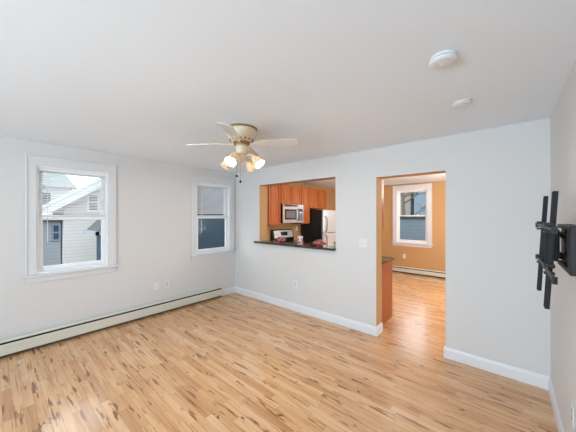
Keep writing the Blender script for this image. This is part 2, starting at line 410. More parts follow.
# ------------------------------------------------------------------ double-hung windows
def window(name, axis, wall_c, inward, a0, a1, z0, z1, casing=True, cw=0.09, depth=0.14):
    """axis 'x': the window lies in a wall normal to X and runs along Y. inward = +1/-1 towards the room."""
    def bx(mb, c0, c1, A0, A1, Z0, Z1):
        c0, c1 = sorted((wall_c + inward * c0, wall_c + inward * c1))
        if axis == 'x': mb.box(c0, c1, A0, A1, Z0, Z1)
        else: mb.box(A0, A1, c0, c1, Z0, Z1)
    root = MB()
    # jamb liner (root mesh)
    l = 0.022
    bx(root, -depth, 0.0, a0, a0 + l, z0, z1); bx(root, -depth, 0.0, a1 - l, a1, z0, z1)
    bx(root, -depth, 0.0, a0 + l, a1 - l, z1 - l, z1); bx(root, -depth, 0.0, a0 + l, a1 - l, z0, z0 + l)
    r = struct(name, root, M['vinyl'], 0.002)
    if casing:
        c = MB(); e = 0.012
        bx(c, 0, 0.018, a0 - cw, a0 + e * .3, z0, z1); bx(c, 0, 0.018, a1 - e * .3, a1 + cw, z0, z1)
        bx(c, 0, 0.020, a0 - cw, a1 + cw, z1 - e * .3, z1 + cw + .02)
        bx(c, 0.018, 0.026, a0 - cw, a0 - cw + .018, z0, z1 + cw + .0); bx(c, 0.018, 0.026, a1 + cw - .018, a1 + cw, z0, z1 + cw)
        bx(c, 0.020, 0.028, a0 - cw, a1 + cw, z1 + cw, z1 + cw + .02)
        build('casing', c, M['casing'], r, 0.003)
        s = MB(); bx(s, 0, 0.055, a0 - cw - .03, a1 + cw + .03, z0 - 0.022, z0); bx(s, -.05, 0.0, a0, a1, z0 - .012, z0 + .001)
        build('stool', s, M['casing'], r, 0.004)
        s = MB(); bx(s, 0, 0.018, a0 - cw, a1 + cw, z0 - 0.095, z0 - 0.022); build('apron', s, M['casing'], r, 0.003)
    zm = (z0 + z1) / 2 + 0.01
    A0, A1 = a0 + l, a1 - l; st = 0.042
    for nm, c_in, c_out, Z0, Z1, rb, rt in (('lower_sash', -0.045, -0.080, z0 + l, zm + .018, 0.055, 0.032), ('upper_sash', -0.082, -0.117, zm - .018, z1 - l, 0.032, 0.045)):
        s = MB()
        bx(s, c_out, c_in, A0, A0 + st, Z0, Z1); bx(s, c_out, c_in, A1 - st, A1, Z0, Z1)
        bx(s, c_out, c_in, A0 + st, A1 - st, Z0, Z0 + rb); bx(s, c_out, c_in, A0 + st, A1 - st, Z1 - rt, Z1)
        so = build(nm, s, M['vinyl'], r, 0.003)
        g = MB(); cm = (c_in + c_out) / 2
        bx(g, cm - .002, cm + .002, A0 + st - .004, A1 - st + .004, Z0 + rb - .004, Z1 - rt + .004)
        build('pane', g, M['glass'], so)
    s = MB()
    for fr in (0.3, 0.7):
        a = A0 + (A1 - A0) * fr; bx(s, -0.045, -0.02, a - .022, a + .022, zm + .018, zm + .030)
    build('sash_lock', s, M['vinyl'], r, 0.002)
    return r
window('window_1', 'x', XL, 1, *W1)
window('window_2', 'x', XL, 1, *W2)
window('window_3', 'y', YF, -1, *W3, cw=0.10)
window('added_window_4', 'y', YR, 1, *RW1); window('added_window_5', 'y', YR, 1, *RW2)  # unseen rear windows, added for the fill lights outside them
window('added_window_6', 'x', XD, -1, *DW)  # unseen dining window, added for its fill light

def blind(a0, a1, z_top, z_bot, label, wand_a):
    xc = XL - 0.022
    r = thing('window_blind', label, 'blind', (xc, (a0 + a1) / 2, z_top), 'white slatted blinds in the living room windows')
    build('headrail', MB().box(xc - .018, xc + .018, a0, a1, z_top - .035, z_top), M['blind'], r, 0.003)
    s = MB(); n = int((z_top - .05 - z_bot - .03) / 0.0205)
    for i in range(n):
        z = z_top - .052 - i * 0.0205
        T = Matrix.Translation((xc, 0, z)) @ Matrix.Rotation(math.radians(-24), 4, 'Y')
        s.box(-.0125, .0125, a0 + .004, a1 - .004, -.0005, .0005, T=T)
    build('slats', s, M['blind'], r)
    build('bottom_rail', MB().box(xc - .014, xc + .014, a0 + .002, a1 - .002, z_bot, z_bot + .026), M['cord'], r, 0.003)  # rail's shadowed look is put into its colour, greyer than the slats
    for f in (0.16, 0.84):
        y = a0 + (a1 - a0) * f
        for dx in (-.0135, .0135):
            build('ladder_cord', MB().tube([(xc + dx, y, z_top - .03), (xc + dx, y, z_bot + .02)], 0.0011, 6), M['cord'], r)
    build('tilt_wand', MB().tube([(xc + .022, wand_a, z_top - .02), (xc + .025, wand_a, z_top - .9)], 0.0035, 8), M['cord'], r)
    return r
blind(W1[0] + .026, W1[1] - .026, W1[3] - .024, 1.548, 'white slatted blind in the wider left window, view of white gabled house behind', W1[0] + .10)
blind(W2[0] + .026, W2[1] - .026, W2[3] - .024, 1.548, 'white slatted blind in the window beside the room corner, blue house behind', W2[0] + .10)

# ------------------------------------------------------------------ baseboard heaters
def heater(name, label, axis, wall_c, inward, a0, a1, h=0.195, d=0.066):
    base = (wall_c, a0, 0) if axis == 'x' else (a0, wall_c, 0)
    r = thing(name, label, 'heater', base, None)
    def prof(mb, pts, A0, A1):
        n = len(pts); vs = []
        for a in (A0, A1):
            for c, z in pts:
                cc = wall_c + inward * c
                vs.append((cc, a, z) if axis == 'x' else (a, cc, z))
        mb.add(vs, [tuple(range(n)), tuple(range(n, 2 * n))[::-1]] + [(i, (i + 1) % n, n + (i + 1) % n, n + i) for i in range(n)])
    e = 0.05
    m_ = MB(); prof(m_, [(0, .014), (.004, .014), (.004, h), (0, h)], a0 + e * .2, a1 - e * .2)
    build('back_panel', m_, M['heater'], r)
    m_ = MB(); prof(m_, [(.004, .016), (d - .014, .016), (d - .014, h - .03), (d - .026, h - .013), (.004, h - .013)], a0 + e, a1 - e)
    build('dark_interior', m_, M['dark'], r)
    m_ = MB(); prof(m_, [(d - .004, .036), (d, .036), (d, h - .050), (d - .006, h - .042), (d - .010, h - .042), (d - .004, h - .052)], a0 + e, a1 - e)
    build('front_panel', m_, M['heater'], r, 0.0015)
    m_ = MB(); prof(m_, [(.022, h - .004), (d * .66, h - .004), (d * .92, h - .019), (d * .94, h - .015), (d * .68, h), (.022, h)], a0 + e, a1 - e)
    build('damper', m_, M['heater'], r)
    m_ = MB(); prof(m_, [(d - .014, .020), (d - .010, .020), (d - .010, .032), (d - .014, .032)], a0 + e, a1 - e)
    build('fins', m_, M['fin'], r)
    for A0, A1 in ((a0, a0 + e), (a1 - e, a1)):
        m_ = MB(); prof(m_, [(0, .012), (d + .003, .012), (d + .003, h - .035), (d * .68, h + .003), (0, h + .003)], A0, A1)
        build('end_cap', m_, M['heater'], r, 0.003)
    return r
heater('baseboard_heater', 'long cream baseboard heater under the two white-trimmed living room windows', 'x', XL, 1, -3.0, 2.952)
heater('baseboard_heater', 'cream baseboard heater on the orange kitchen wall under its window', 'y', YF, -1, -3.3, 1.2, h=0.17)

# ------------------------------------------------------------------ outlets and switches
def outlet(label, axis, c, inward, a, z, kind='duplex', cat='outlet', name='wall_outlet'):
    base = (c, a, z) if axis == 'x' else (a, c, z)
    r = thing(name, label, cat, base)
    def bx(mb, d0, d1, A0, A1, Z0, Z1):
        d0, d1 = sorted((c + inward * d0, c + inward * d1))
        if axis == 'x': mb.box(d0, d1, A0, A1, Z0, Z1)
        else: mb.box(A0, A1, d0, d1, Z0, Z1)
    w = 0.058 if kind == 'double' else 0.036
    m_ = MB(); bx(m_, 0, .006, a - w, a + w, z - .058, z + .058); build('cover_plate', m_, M['plate'], r, 0.003)
    if kind == 'duplex':
        for dz in (-.02, .02):
            m_ = MB(); bx(m_, .004, .008, a - .017, a + .017, z + dz - .014, z + dz + .014); k = build('socket', m_, M['socket'], r, 0.004)
            m_ = MB()
            for da in (-.006, .006): bx(m_, .0078, .0086, a + da - .0016, a + da + .0016, z + dz - .005, z + dz + .006)
            build('slot', m_, M['slot'], k)
        m_ = MB(); bx(m_, .005, .0075, a - .003, a + .003, z - .003, z + .003); build('screw', m_, M['socket'], r)
    elif kind == 'coax':
        m_ = MB(); T = Matrix.Translation(base) @ Matrix.Rotation(PI / 2 * inward, 4, 'Y') if axis == 'x' else Matrix.Translation(base)
        m_.lathe([(.009, .004), (.009, .010), (.005, .010), (.005, .018)], T, 12); build('coax_jack', m_, M['socket'], r)
    elif kind == 'double':
        for da in (-.023, .023):
            m_ = MB(); bx(m_, .004, .0075, a + da - .006, a + da + .006, z - .013, z + .013); k = build('toggle_frame', m_, M['socket'], r)
            m_ = MB(); bx(m_, .007, .019, a + da - .0045, a + da + .0045, z + .001, z + .010); build('toggle', m_, M['plate'], k, 0.001)
    return r
outlet('white cable jack plate on the left wall, left of the duplex outlet', 'x', XL, 1, 1.72, 0.445, 'coax', 'wall plate', 'cable_plate')
outlet('white duplex outlet on the left wall above the heater, between the two windows', 'x', XL, 1, 1.885, 0.45)
outlet('white outlet on the wall below the kitchen pass-through opening', 'y', YB, -1, -2.655, 0.435)
outlet('white double light switch on the wall left of the doorway', 'y', YB, -1, -1.478, 1.195, 'double', 'light switch', 'light_switch')
outlet('white outlet low on the right wall beneath the black bracket', 'x', XR, -1, 2.215, 0.40)
outlet('white outlet on the orange kitchen wall beneath the window', 'y', YF, -1, -2.155, 0.46)
outlet('cream outlet on the gold backsplash right of the stove panel', 'x', XL, 1, 5.28, 1.235)

# ------------------------------------------------------------------ smoke alarms on the ceiling
def alarm(name, label, cat, x, y, r0, h):
    r = thing(name, label, cat, (x, y, H))
    T = Matrix.Translation((x, y, H))
    build('base', MB().lathe([(r0 * .93, 0), (r0 * .93, -h * .38), (r0 * .80, -h * .38)], T, 48), M['plate'], r, 0, True)
    build('vent_ring', MB().lathe([(r0 * .84, -h * .38), (r0 * .84, -h * .52)], T, 48, cap=False), M['slot'], r, 0, True)
    build('cover', MB().lathe([(r0 * .9, -h * .5), (r0, -h * .56), (r0 * .98, -h * .74), (r0 * .86, -h * .93), (r0 * .55, -h), (1e-5, -h)], T, 48), M['plate'], r, 0, True)
    s = MB()
    for k in range(7):
        a = math.radians(265 + k * 11)
        TT = T @ Matrix.Rotation(a, 4, 'Z') @ Matrix.Translation((r0 * .62, 0, -h * .99))
        s.box(-.003, .003, -.0045, .0045, -.001, .001, T=TT)
    build('sound_slots', s, M['socket'], r)
    build('test_button', MB().lathe([(.011, -h * .97), (.011, -h * 1.05), (1e-5, -h * 1.06)], T @ Matrix.Translation((-.01, .012, 0)), 20), M['plate'], r, 0, True)
alarm('smoke_alarm', 'larger round white smoke alarm on the ceiling, nearest the camera', 'smoke alarm', -0.272, 1.635, 0.069, 0.036)
alarm('carbon_monoxide_alarm', 'smaller flatter white round alarm on the ceiling near the doorway wall', 'smoke alarm', -0.267, 2.375, 0.062, 0.026)

# ------------------------------------------------------------------ ceiling fan
FX, FY = -2.04, 1.655
fan = thing('ceiling_fan', 'cream ceiling fan with four blades and lit spotlight shades', 'ceiling fan', (FX, FY, H))
TF = Matrix.Translation((FX, FY, 0))
build('ceiling_plate', MB().lathe([(.150, H), (.157, H - .004), (.157, H - .013), (.148, H - .013)], TF, 48), M['brass'], fan, 0, True)
hs = build('motor_housing', MB().lathe([(.146, H - .013), (.153, H - .020), (.154, H - .034), (.148, H - .060), (.136, H - .085), (.120, H - .108), (.104, H - .126), (.088, H - .136), (.05, H - .138)], TF, 48), M['fan'], fan, 0, True)
s = MB()
for k in range(16):
    T = TF @ Matrix.Rotation(2 * PI * k / 16, 4, 'Z') @ Matrix.Translation((.1132, 0, H - .1165)) @ Matrix.Rotation(math.radians(-42), 4, 'Y')
    s.box(-.003, .003, -.0085, .0085, -.008, .008, T=T)
build('vent_slots', s, M['dark'], hs)
ZB = 2.291
build('flywheel', MB().lathe([(.05, H - .138), (.05, H - .142), (.086, H - .142), (.086, H - .158), (.06, H - .162)], TF, 40), M['brass'], fan, 0, True)
for k in range(4):
    a = math.radians(36 + 90 * k)
    B = TF @ Matrix.Translation((0, 0, ZB)) @ Matrix.Rotation(a, 4, 'Z') @ Matrix.Rotation(math.radians(-12.5), 4, 'X')
    L0, L1, wa, wb = 0.175, 0.565, 0.050, 0.067
    poly = [(L0, -wa * .75), (L0 + .02, -wa)]
    poly += [(L1 - .03, -wb), (L1 - .012, -wb + .006), (L1 - .003, -wb + .02), (L1, 0), (L1 - .003, wb - .02), (L1 - .012, wb - .006), (L1 - .03, wb)]
    poly += [(L0 + .02, wa), (L0, wa * .75)]
    bl = build('blade', MB().prism(poly, -.003, .003, B), M['blade'], fan, 0.001)
    ir = MB()
    ir.prism([(.072, -.016), (.12, -.012), (.165, -.030), (.215, -.036), (.245, -.018), (.25, 0), (.245, .018), (.215, .036), (.165, .030), (.12, .012), (.072, .016)], -.009, -.0035, B)
    for (px, py) in ((.205, -.02), (.205, .02), (.232, 0)):
        ir.lathe([(.006, -.009), (.005, -.012), (1e-5, -.0125)], B @ Matrix.Translation((px, py, 0)), 10)
    build('blade_iron', ir, M['fan'], bl, 0.001)
lk = build('switch_housing', MB().lathe([(.055, 2.277), (.060, 2.262), (.060, 2.215), (.050, 2.196), (.044, 2.188), (.056, 2.178), (.062, 2.158), (.056, 2.138), (.040, 2.124), (.016, 2.114), (.012, 2.102), (1e-5, 2.099)], TF, 40), M['fan'], fan, 0, True)
build('trim_band', MB().lathe([(.0585, 2.268), (.060, 2.263), (.0595, 2.258)], TF, 40, cap=False), M['brass'], lk, 0, True)
for k in range(4):
    a = math.radians(290 + 90 * k)
    R = TF @ Matrix.Rotation(a, 4, 'Z')
    pts = [R @ Vector(p) for p in ((.045, 0, 2.158), (.085, 0, 2.172), (.118, 0, 2.166), (.136, 0, 2.146))]
    arm = build('lamp_arm', MB().tube(pts, .010, 12), M['fan'], fan, 0, True)
    S = R @ Matrix.Translation((.132, 0, 2.152)) @ Matrix.Rotation(math.radians(-40), 4, 'Y')
    build('socket_cup', MB().lathe([(.012, .008), (.024, .002), (.026, -.022), (.022, -.026)], S, 24), M['fan'], arm, 0, True)
    prof = [(.022, -.018), (.034, -.030), (.042, -.055), (.046, -.085), (.053, -.108), (.0565, -.112), (.054, -.112), (.050, -.106), (.043, -.083), (.039, -.055), (.031, -.032), (.020, -.021)]
    build('lamp_shade', MB().lathe(prof, S, 32, cap=False), M['shade'], arm, 0, True)
    build('bulb', MB().lathe([(.012, -.028), (.014, -.045), (.026, -.062), (.036, -.080), (.0375, -.094), (.030, -.104), (.014, -.109), (1e-5, -.110)], S, 24), M['bulb'], arm, 0, True)
for (dx, dy, z1) in ((-.045, -.028, 1.965), (.002, -.018, 1.905)):
    ch = MB(); ch.tube([(FX + dx, FY + dy, 2.17), (FX + dx, FY + dy, z1 + .01)], .0013, 6)
    co = build('pull_chain', ch, M['brass'], fan)
    build('pull_knob', MB().lathe([(1e-5, z1 + .015), (.006, z1 + .011), (.0125, z1), (.010, z1 - .010), (1e-5, z1 - .013)], TF @ Matrix.Translation((dx, dy, 0)), 16), M['black'], co, 0, True)

# ------------------------------------------------------------------ television wall bracket
tv = thing('tv_wall_mount', 'black articulated television bracket without its screen on the right wall', 'wall mount', (XR, 2.02, 1.39))
wp = build('wall_plate', MB().box(.272, XR, 1.77, 2.27, 1.28, 1.512), M['graphite'], tv, 0.003)
m_ = MB(); m_.box(.222, .272, 1.775, 1.86, 1.277, 1.513); m_.box(.222, .272, 1.86, 2.20, 1.49, 1.513); m_.box(.222, .272, 1.86, 2.20, 1.277, 1.30); m_.box(.245, .272, 2.12, 2.27, 1.30, 1.49)
build('plate_frame', m_, M['graphite'], tv, 0.004)
for y, z in ((1.9, 1.47), (1.9, 1.32), (2.06, 1.47), (2.06, 1.32)):
    build('lag_bolt', MB().lathe([(.009, 0), (.009, .008), (1e-5, .009)], Matrix.Translation((.272, y, z)) @ Matrix.Rotation(-PI / 2, 4, 'Y'), 6), M['steel'], wp)
# folded arms
m_ = MB()
for z in (1.335, 1.455):
    m_.prism([(1.95, .255), (2.23, .232), (2.245, .214), (2.22, .205), (1.95, .228)], z - .014, z + .014, Matrix(((0, 1, 0, 0), (1, 0, 0, 0), (0, 0, 1, 0), (0, 0, 0, 1))))
build('arm', m_, M['black'], tv, 0.002)
m_ = MB()
for z in (1.365, 1.425):
    m_.prism([(2.23, .232), (2.02, .205), (1.99, .190), (2.02, .180), (2.24, .206)], z - .012, z + .012, Matrix(((0, 1, 0, 0), (1, 0, 0, 0), (0, 0, 1, 0), (0, 0, 0, 1))))
build('arm', m_, M['black'], tv, 0.002)
build('pivot_pin', MB().tube([(.222, 2.228, 1.31), (.222, 2.228, 1.48)], .013, 14), M['steel'], tv, 0, True)
build('pivot_pin', MB().tube([(.200, 2.00, 1.33), (.200, 2.00, 1.46)], .012, 14), M['steel'], tv, 0, True)
m_ = MB(); m_.box(.186, .202, 1.95, 2.15, 1.32, 1.47); m_.box(.154, .188, 1.985, 2.005, 1.275, 1.52); m_.box(.154, .188, 2.12, 2.14, 1.275, 1.52)
build('swivel_head', m_, M['black'], tv, 0.003)
for z in (1.500, 1.288):
    m_ = MB(); hh = .007 if z > 1.4 else .012; m_.box(.146, .154, 1.545, 2.40, z - hh, z + hh); m_.box(.140, .158, 1.545, 1.557, z - .016, z + .016); m_.box(.140, .158, 2.388, 2.40, z - .016, z + .016)
    build('cross_rail', m_, M['graphite'], tv, 0.002)
for y in (1.868, 2.29):
    T = Matrix.Translation((.176, y, 1.385)) @ Matrix.Rotation(math.radians(3.0), 4, 'Y')
    m_ = MB(); m_.box(-.004, .0, -.021, .021, -.30, .30, T=T); m_.box(-.020, -.004, -.021, -.017, -.30, .30, T=T); m_.box(-.020, -.004, .017, .021, -.30, .30, T=T)
    ra = build('screen_rail', m_, M['black'], tv, 0.001)
    for z in (1.500, 1.288):
        build('rail_hook', MB().box(.140, .180, y - .022, y + .022, z + .008, z + .026), M['graphite'], ra, 0.002)
        build('rail_clip', MB().box(.140, .180, y - .022, y + .022, z - .026, z - .016), M['graphite'], ra, 0.002)

# ------------------------------------------------------------------ kitchen: cabinets along the left wall
def door_front(mb, x, y0, y1, z0, z1, t=0.026, st=0.055):
    """framed raised-panel door on a face looking +X at x"""
    mb.box(x, x + t, y0, y0 + st, z0, z1); mb.box(x, x + t, y1 - st, y1, z0, z1)
    mb.box(x, x + t, y0 + st, y1 - st, z0, z0 + st); mb.box(x, x + t, y0 + st, y1 - st, z1 - st, z1)
    mb.box(x, x + t * .45, y0 + st, y1 - st, z0 + st, z1 - st)
    if y1 - y0 > 2 * st + .05: mb.box(x + t * .45, x + t * .8, y0 + st + .02, y1 - st - .02, z0 + st + .02, z1 - st - .02)
CF = -3.92
def upper(label, y0, y1, z0, z1, nd, xf=CF):
    r = thing('upper_cabinet', label, 'kitchen cabinet', (XL, (y0 + y1) / 2, z0), 'cherry wall cabinets along the kitchen left wall')
    build('body', MB().box(XL + .002, xf, y0, y1, z0, z1), M['cherryd'], r, 0.002)
    w = (y1 - y0) / nd
    for i in range(nd):
        m_ = MB(); door_front(m_, xf, y0 + i * w + .011, y0 + (i + 1) * w - .011, z0 + .014, z1 - .012); d = build('door', m_, M['cherry'], r, 0.002)
        ky = y0 + (i + 1) * w - .035 if (i == 0) else y0 + i * w + .035
        m_ = MB().lathe([(.005, 0), (.005, .014), (.013, .018), (.013, .026), (1e-5, .03)], Matrix.Translation((xf + .026, ky, z0 + .06)) @ Matrix.Rotation(PI / 2, 4, 'Y'), 14)
        build('knob', m_, M['brass'], d, 0, True)
    return r
upper('tall cherry wall cabinet left of the microwave', 3.475, 4.285, 1.345, 2.29, 2)
upper('short cherry wall cabinet directly above the microwave', 4.289, 5.048, 1.835, 2.29, 2)
upper('narrow cherry wall cabinet between the microwave and the refrigerator', 5.052, 5.40, 1.36, 2.29, 1)
upper('cherry wall cabinet above the black refrigerator', 5.404, 6.20, 1.76, 2.29, 2)

mw = thing('microwave_oven', 'stainless over-range microwave hanging under cherry cabinet', 'microwave', (XL, 4.67, 1.40))
MX = -3.86
build('body', MB().box(XL, MX, 4.291, 5.046, 1.395, 1.831), M['blackgl'], mw, 0.003)
d = build('door', MB().box(MX, MX + .03, 4.293, 4.83, 1.40, 1.775), M['steel'], mw, 0.004)
build('door_window', MB().box(MX + .03, MX + .034, 4.345, 4.765, 1.475, 1.715), M['blackgl'], d, 0.002)
build('window_screen', MB().box(MX + .034, MX + .036, 4.385, 4.725, 1.51, 1.68), M['window_dark'], d)
build('handle', MB().tube([(MX + .03, 4.80, 1.44), (MX + .07, 4.80, 1.47), (MX + .07, 4.80, 1.70), (MX + .03, 4.80, 1.73)], .012, 10), M['blackgl'], d, 0, True)
build('vent_grille', MB().box(MX, MX + .03, 4.293, 5.044, 1.78, 1.829), M['steel'], mw, 0.003)
s = MB(); s.box(MX + .03, MX + .033, 4.33, 4.80, 1.788, 1.818); build('vent_slot', s, M['blackgl'], mw)
cp = build('control_panel', MB().box(MX, MX + .03, 4.835, 5.044, 1.40, 1.775), M['steel'], mw, 0.004)
build('keypad', MB().box(MX + .03, MX + .033, 4.865, 5.015, 1.44, 1.63), M['window_dark'], cp)
build('display', MB().box(MX + .03, MX + .033, 4.865, 5.015, 1.66, 1.74), M['blackgl'], cp)

st = thing('electric_range', 'black and stainless electric range under the microwave, slanted control panel', 'stove', (-3.92, 4.67, 0))
SX = -3.58
build('body', MB().box(XL + .01, SX, 4.295, 5.045, .03, .90), M['blackgl'], st, 0.004)
build('cooktop', MB().box(XL + .01, SX + .01, 4.293, 5.047, .90, .925), M['blackgl'], st, 0.004)
for (x, y, r_) in ((-4.0, 4.48, .08), (-4.0, 4.86, .10), (-3.74, 4.48, .10), (-3.74, 4.86, .08)):
    build('burner', MB().lathe([(r_, .925), (r_, .929), (r_ - .006, .930), (r_ - .02, .928), (1e-5, .928)], Matrix.Translation((x, y, 0)), 28), M['window_dark'], st, 0, True)
TX = Matrix(((1, 0, 0, 0), (0, 0, 1, 0), (0, 1, 0, 0), (0, 0, 0, 1)))
build('backguard', MB().prism([(XL + .012, .925), (XL + .10, .925), (XL + .10, 1.03), (XL + .06, 1.215), (XL + .04, 1.235), (XL + .012, 1.235)], 4.295, 5.045, TX), M['blackgl'], st, 0.006)
pn = build('control_panel', MB().prism([(XL + .10, 1.035), (XL + .108, 1.035), (XL + .068, 1.212), (XL + .060, 1.212)], 4.33, 5.01, TX), M['palesteel'], st, 0.002)
build('display', MB().prism([(XL + .098, 1.085), (XL + .102, 1.085), (XL + .0815, 1.175), (XL + .0775, 1.175)], 4.56, 4.80, TX), M['blackgl'], pn)
for y in (4.40, 4.49, 4.87, 4.95):
    T = Matrix.Translation((XL + .088, y, 1.125)) @ Matrix.Rotation(math.radians(78), 4, 'Y')
    build('knob', MB().lathe([(.022, 0), (.020, .02), (1e-5, .022)], T, 18), M['palesteel'], pn, 0, True)
build('oven_door', MB().box(SX, SX + .035, 4.30, 5.04, .22, .86), M['steel'], st, 0.004)
build('oven_handle', MB().tube([(SX + .035, 4.36, .81), (SX + .075, 4.36, .81), (SX + .075, 4.98, .81), (SX + .035, 4.98, .81)], .012, 10), M['steel'], st, 0, True)

def base_cab(label, x0, x1, y0, y1, face, panel=None):
    r = thing('base_cabinet', label, 'kitchen cabinet', ((x0 + x1) / 2, (y0 + y1) / 2, 0))
    build('body', MB().box(x0, x1, y0, y1, 0.0, .88), M['cherryd'], r, 0.002)
    if face == '+x':
        m_ = MB(); door_front(m_, x1, y0 + .006, y1 - .006, .12, .69); build('door', m_, M['cherry'], r, 0.002)
        build('drawer', MB().box(x1, x1 + .02, y0 + .006, y1 - .006, .70, .86), M['cherry'], r, 0.003)
    else:
        n = max(1, round((x1 - x0) / .45)); w = (x1 - x0) / n
        for i in range(n):
            xa, xb = x0 + i * w + .006, x0 + (i + 1) * w - .006
            m_ = MB(); m_.box(xa, xb, y1, y1 + .012, .12, .69)
            for a, b, c, e in ((xa, xa + .05, .12, .69), (xb - .05, xb, .12, .69), (xa + .05, xb - .05, .12, .17), (xa + .05, xb - .05, .64, .69)): m_.box(a, b, y1 + .012, y1 + .02, c, e)
            build('door', m_, M['cherry'], r, 0.002)
            build('drawer', MB().box(xa, xb, y1, y1 + .02, .70, .86), M['cherry'], r, 0.003)
    return r
base_cab('cherry base cabinet between the stove and the refrigerator', XL, -3.66, 5.055, 5.43, '+x')
base_cab('cherry base cabinets behind the pass-through wall, plain end panel facing the doorway', XL + .002, -1.36, YB2 + .002, 4.06, '+y')
tag(build('countertop', MB().box(XL, -1.335, YB2, 4.095, .882, .918), M['granite'], None, 0.005, loc=(-2.8, 3.78, .9)), 'dark granite countertop on the base cabinets, its corner visible in the doorway', 'countertop')
tag(build('countertop', MB().box(XL, -3.63, 5.05, 5.43, .882, .918), M['granite'], None, 0.005, loc=(-3.9, 5.24, .9)), 'small dark granite countertop between the stove and the refrigerator', 'countertop')
# wall cabinet seen edge-on past the doorway jamb
r = thing('upper_cabinet', 'cherry wall cabinet edge seen just behind the left doorway jamb', 'kitchen cabinet', (-1.6, 3.6, 1.37))
build('body', MB().box(-1.86, -1.388, YB2, YB2 + .31, 1.37, 2.40), M['cherryd'], r, 0.002)
build('door', MB().box(-1.855, -1.392, YB2 + .31, YB2 + .33, 1.375, 2.395), M['cherry'], r, 0.002)

fr = thing('refrigerator', 'tall refrigerator with black side and pale steel doors', 'refrigerator', (-3.85, 5.83, 0))
RX = -3.56
build('body', MB().box(XL + .02, RX, 5.44, 6.20, .02, 1.715), M['fridge'], fr, 0.006)
for z0, z1 in ((.10, 1.12), (1.135, 1.713)):
    d = build('door', MB().box(RX + .004, RX + .065, 5.442, 6.198, z0, z1), M['palesteel'], fr, 0.010)  # door metal made pale to carry a bright reflection in its colour
    h0, h1 = (1.16, 1.55) if z0 > 1 else (.55, 1.09)
    build('handle', MB().tube([(RX + .065, 5.50, h0), (RX + .115, 5.50, h0 + .03), (RX + .125, 5.50, (h0 + h1) / 2), (RX + .115, 5.50, h1 - .03), (RX + .065, 5.50, h1)], .011, 10), M['graphite'], d, 0, True)
build('hinge_cap', MB().box(RX - .06, RX + .05, 6.10, 6.19, 1.716, 1.73), M['fridge'], fr, 0.003)

globe_mat = mat('added_globe_glow', (1.0, 0.96, 0.90), 0.5, emit=105.0)  # for two unseen globe lamps, added to brighten kitchen and dining area
for LX, LY, lab in ((-0.2, 6.0, 'added unseen globe lamp brightening the dining area right of the kitchen window'), (-1.98, 4.9, 'added unseen globe lamp brightening the middle of the kitchen')):
    lp = thing('added_globe_lamp', lab, 'added fill lamp', (LX, LY, H))
    TL = Matrix.Translation((LX, LY, 0))
    build('canopy', MB().lathe([(.06, H), (.06, H - .02), (.015, H - .03), (1e-5, H - .03)], TL, 28), M['steel'], lp, 0, True)
    build('rod', MB().tube([(LX, LY, H - .02), (LX, LY, 2.24)], .008, 10), M['steel'], lp, 0, True)
    build('globe', MB().sphere((LX, LY, 2.14), .11 if LX > -1 else .09, 28, 18), globe_mat, lp, 0, True)

# ------------------------------------------------------------------ ledge of the pass-through and what stands on it
LZ = 1.092
tag(build('bar_ledge', MB().box(-3.60, -1.895, YB - .07, YB, LZ - .034, LZ).box(-3.514, -1.904, YB, YB2 + .03, LZ - .034, LZ), M['granite'], None, 0.004, loc=(-2.7, 3.36, LZ)), 'dark polished granite ledge along the bottom of the pass-through opening', 'ledge')

def petal_mesh(r, n, lift, seed):
    rnd = random.Random(seed); mb = MB()
    for ring, (k, rr, up) in enumerate(((n, r, lift), (n - 2, r * .68, lift + .5), (3, r * .4, lift + 1.0))):
        for i in range(k):
            a = 2 * PI * (i + .5 * ring) / k + rnd.uniform(-.2, .2)
            R = Matrix.Rotation(a, 4, 'Z') @ Matrix.Rotation(-up + rnd.uniform(-.15, .15), 4, 'Y')
            w = rr * .48
            pts = [(0, 0, 0), (rr * .45, -w * .8, .12 * rr), (rr * .85, -w * .6, .05 * rr), (rr, 0, -.05 * rr), (rr * .85, w * .6, .05 * rr), (rr * .45, w * .8, .12 * rr)]
            mid = (rr * .5, 0, -.02 * rr); vs = [R @ Vector(p) for p in pts + [mid]]
            mb.add(vs, [(j, (j + 1) % 6, 6) for j in range(6)], 0)
    return mb
def bouquet(label, x, y, seed):
    rnd = random.Random(seed)
    r = thing('flower_bunch', label, 'flowers', (x, y, LZ), 'red flower bunches on the granite ledge')
    # leafy cushion
    lv = MB()
    for i in range(34):
        a = rnd.uniform(0, 2 * PI); el = rnd.uniform(.05, .7)
        d = Vector((math.cos(a) * math.cos(el), math.sin(a) * .55 * math.cos(el), math.sin(el)))
        base = Vector((x, y, LZ + .012)); tip = base + d * rnd.uniform(.09, .125)
        side = d.cross(Vector((0, 0, 1))).normalized() * .016; m = (base + tip) / 2 + Vector((0, 0, .012))
        tip.z = max(tip.z, LZ + .004)
        lv.add([base, m - side, tip, m + side], [(0, 1, 2), (0, 2, 3)])
    build('leaves', lv, M['red'], r)
    build('base', MB().lathe([(.034, 0), (.038, .010), (.02, .02), (1e-5, .021)], Matrix.Translation((x, y, LZ)) @ Matrix.Diagonal((1.5, .8, 1, 1)), 20), M['cartonr'], r, 0, True)
    protos = []
    for c in range(2):
        pm = petal_mesh(.040, 7, .35, seed * 3 + c); me = bpy.data.meshes.new('blossom')
        me.from_pydata([tuple(v) for v in pm.v], [], pm.f); me.materials.append(M['pink'] if c == 0 else M['red']); protos.append(me)
    for i in range(15):
        a = 2 * PI * i / 15 * 2.4; q = math.sqrt((i + .5) / 15)
        o = bpy.data.objects.new('blossom', protos[0 if i % 5 < 3 else 1]); COL.objects.link(o); o.parent = r
        dx, dy = math.cos(a) * q * .095, math.sin(a) * q * .045
        o.location = (dx, dy, .022 + .062 * (1 - q * q))
        o.rotation_euler = (-dy * 9, dx * 7, rnd.uniform(0, 6))
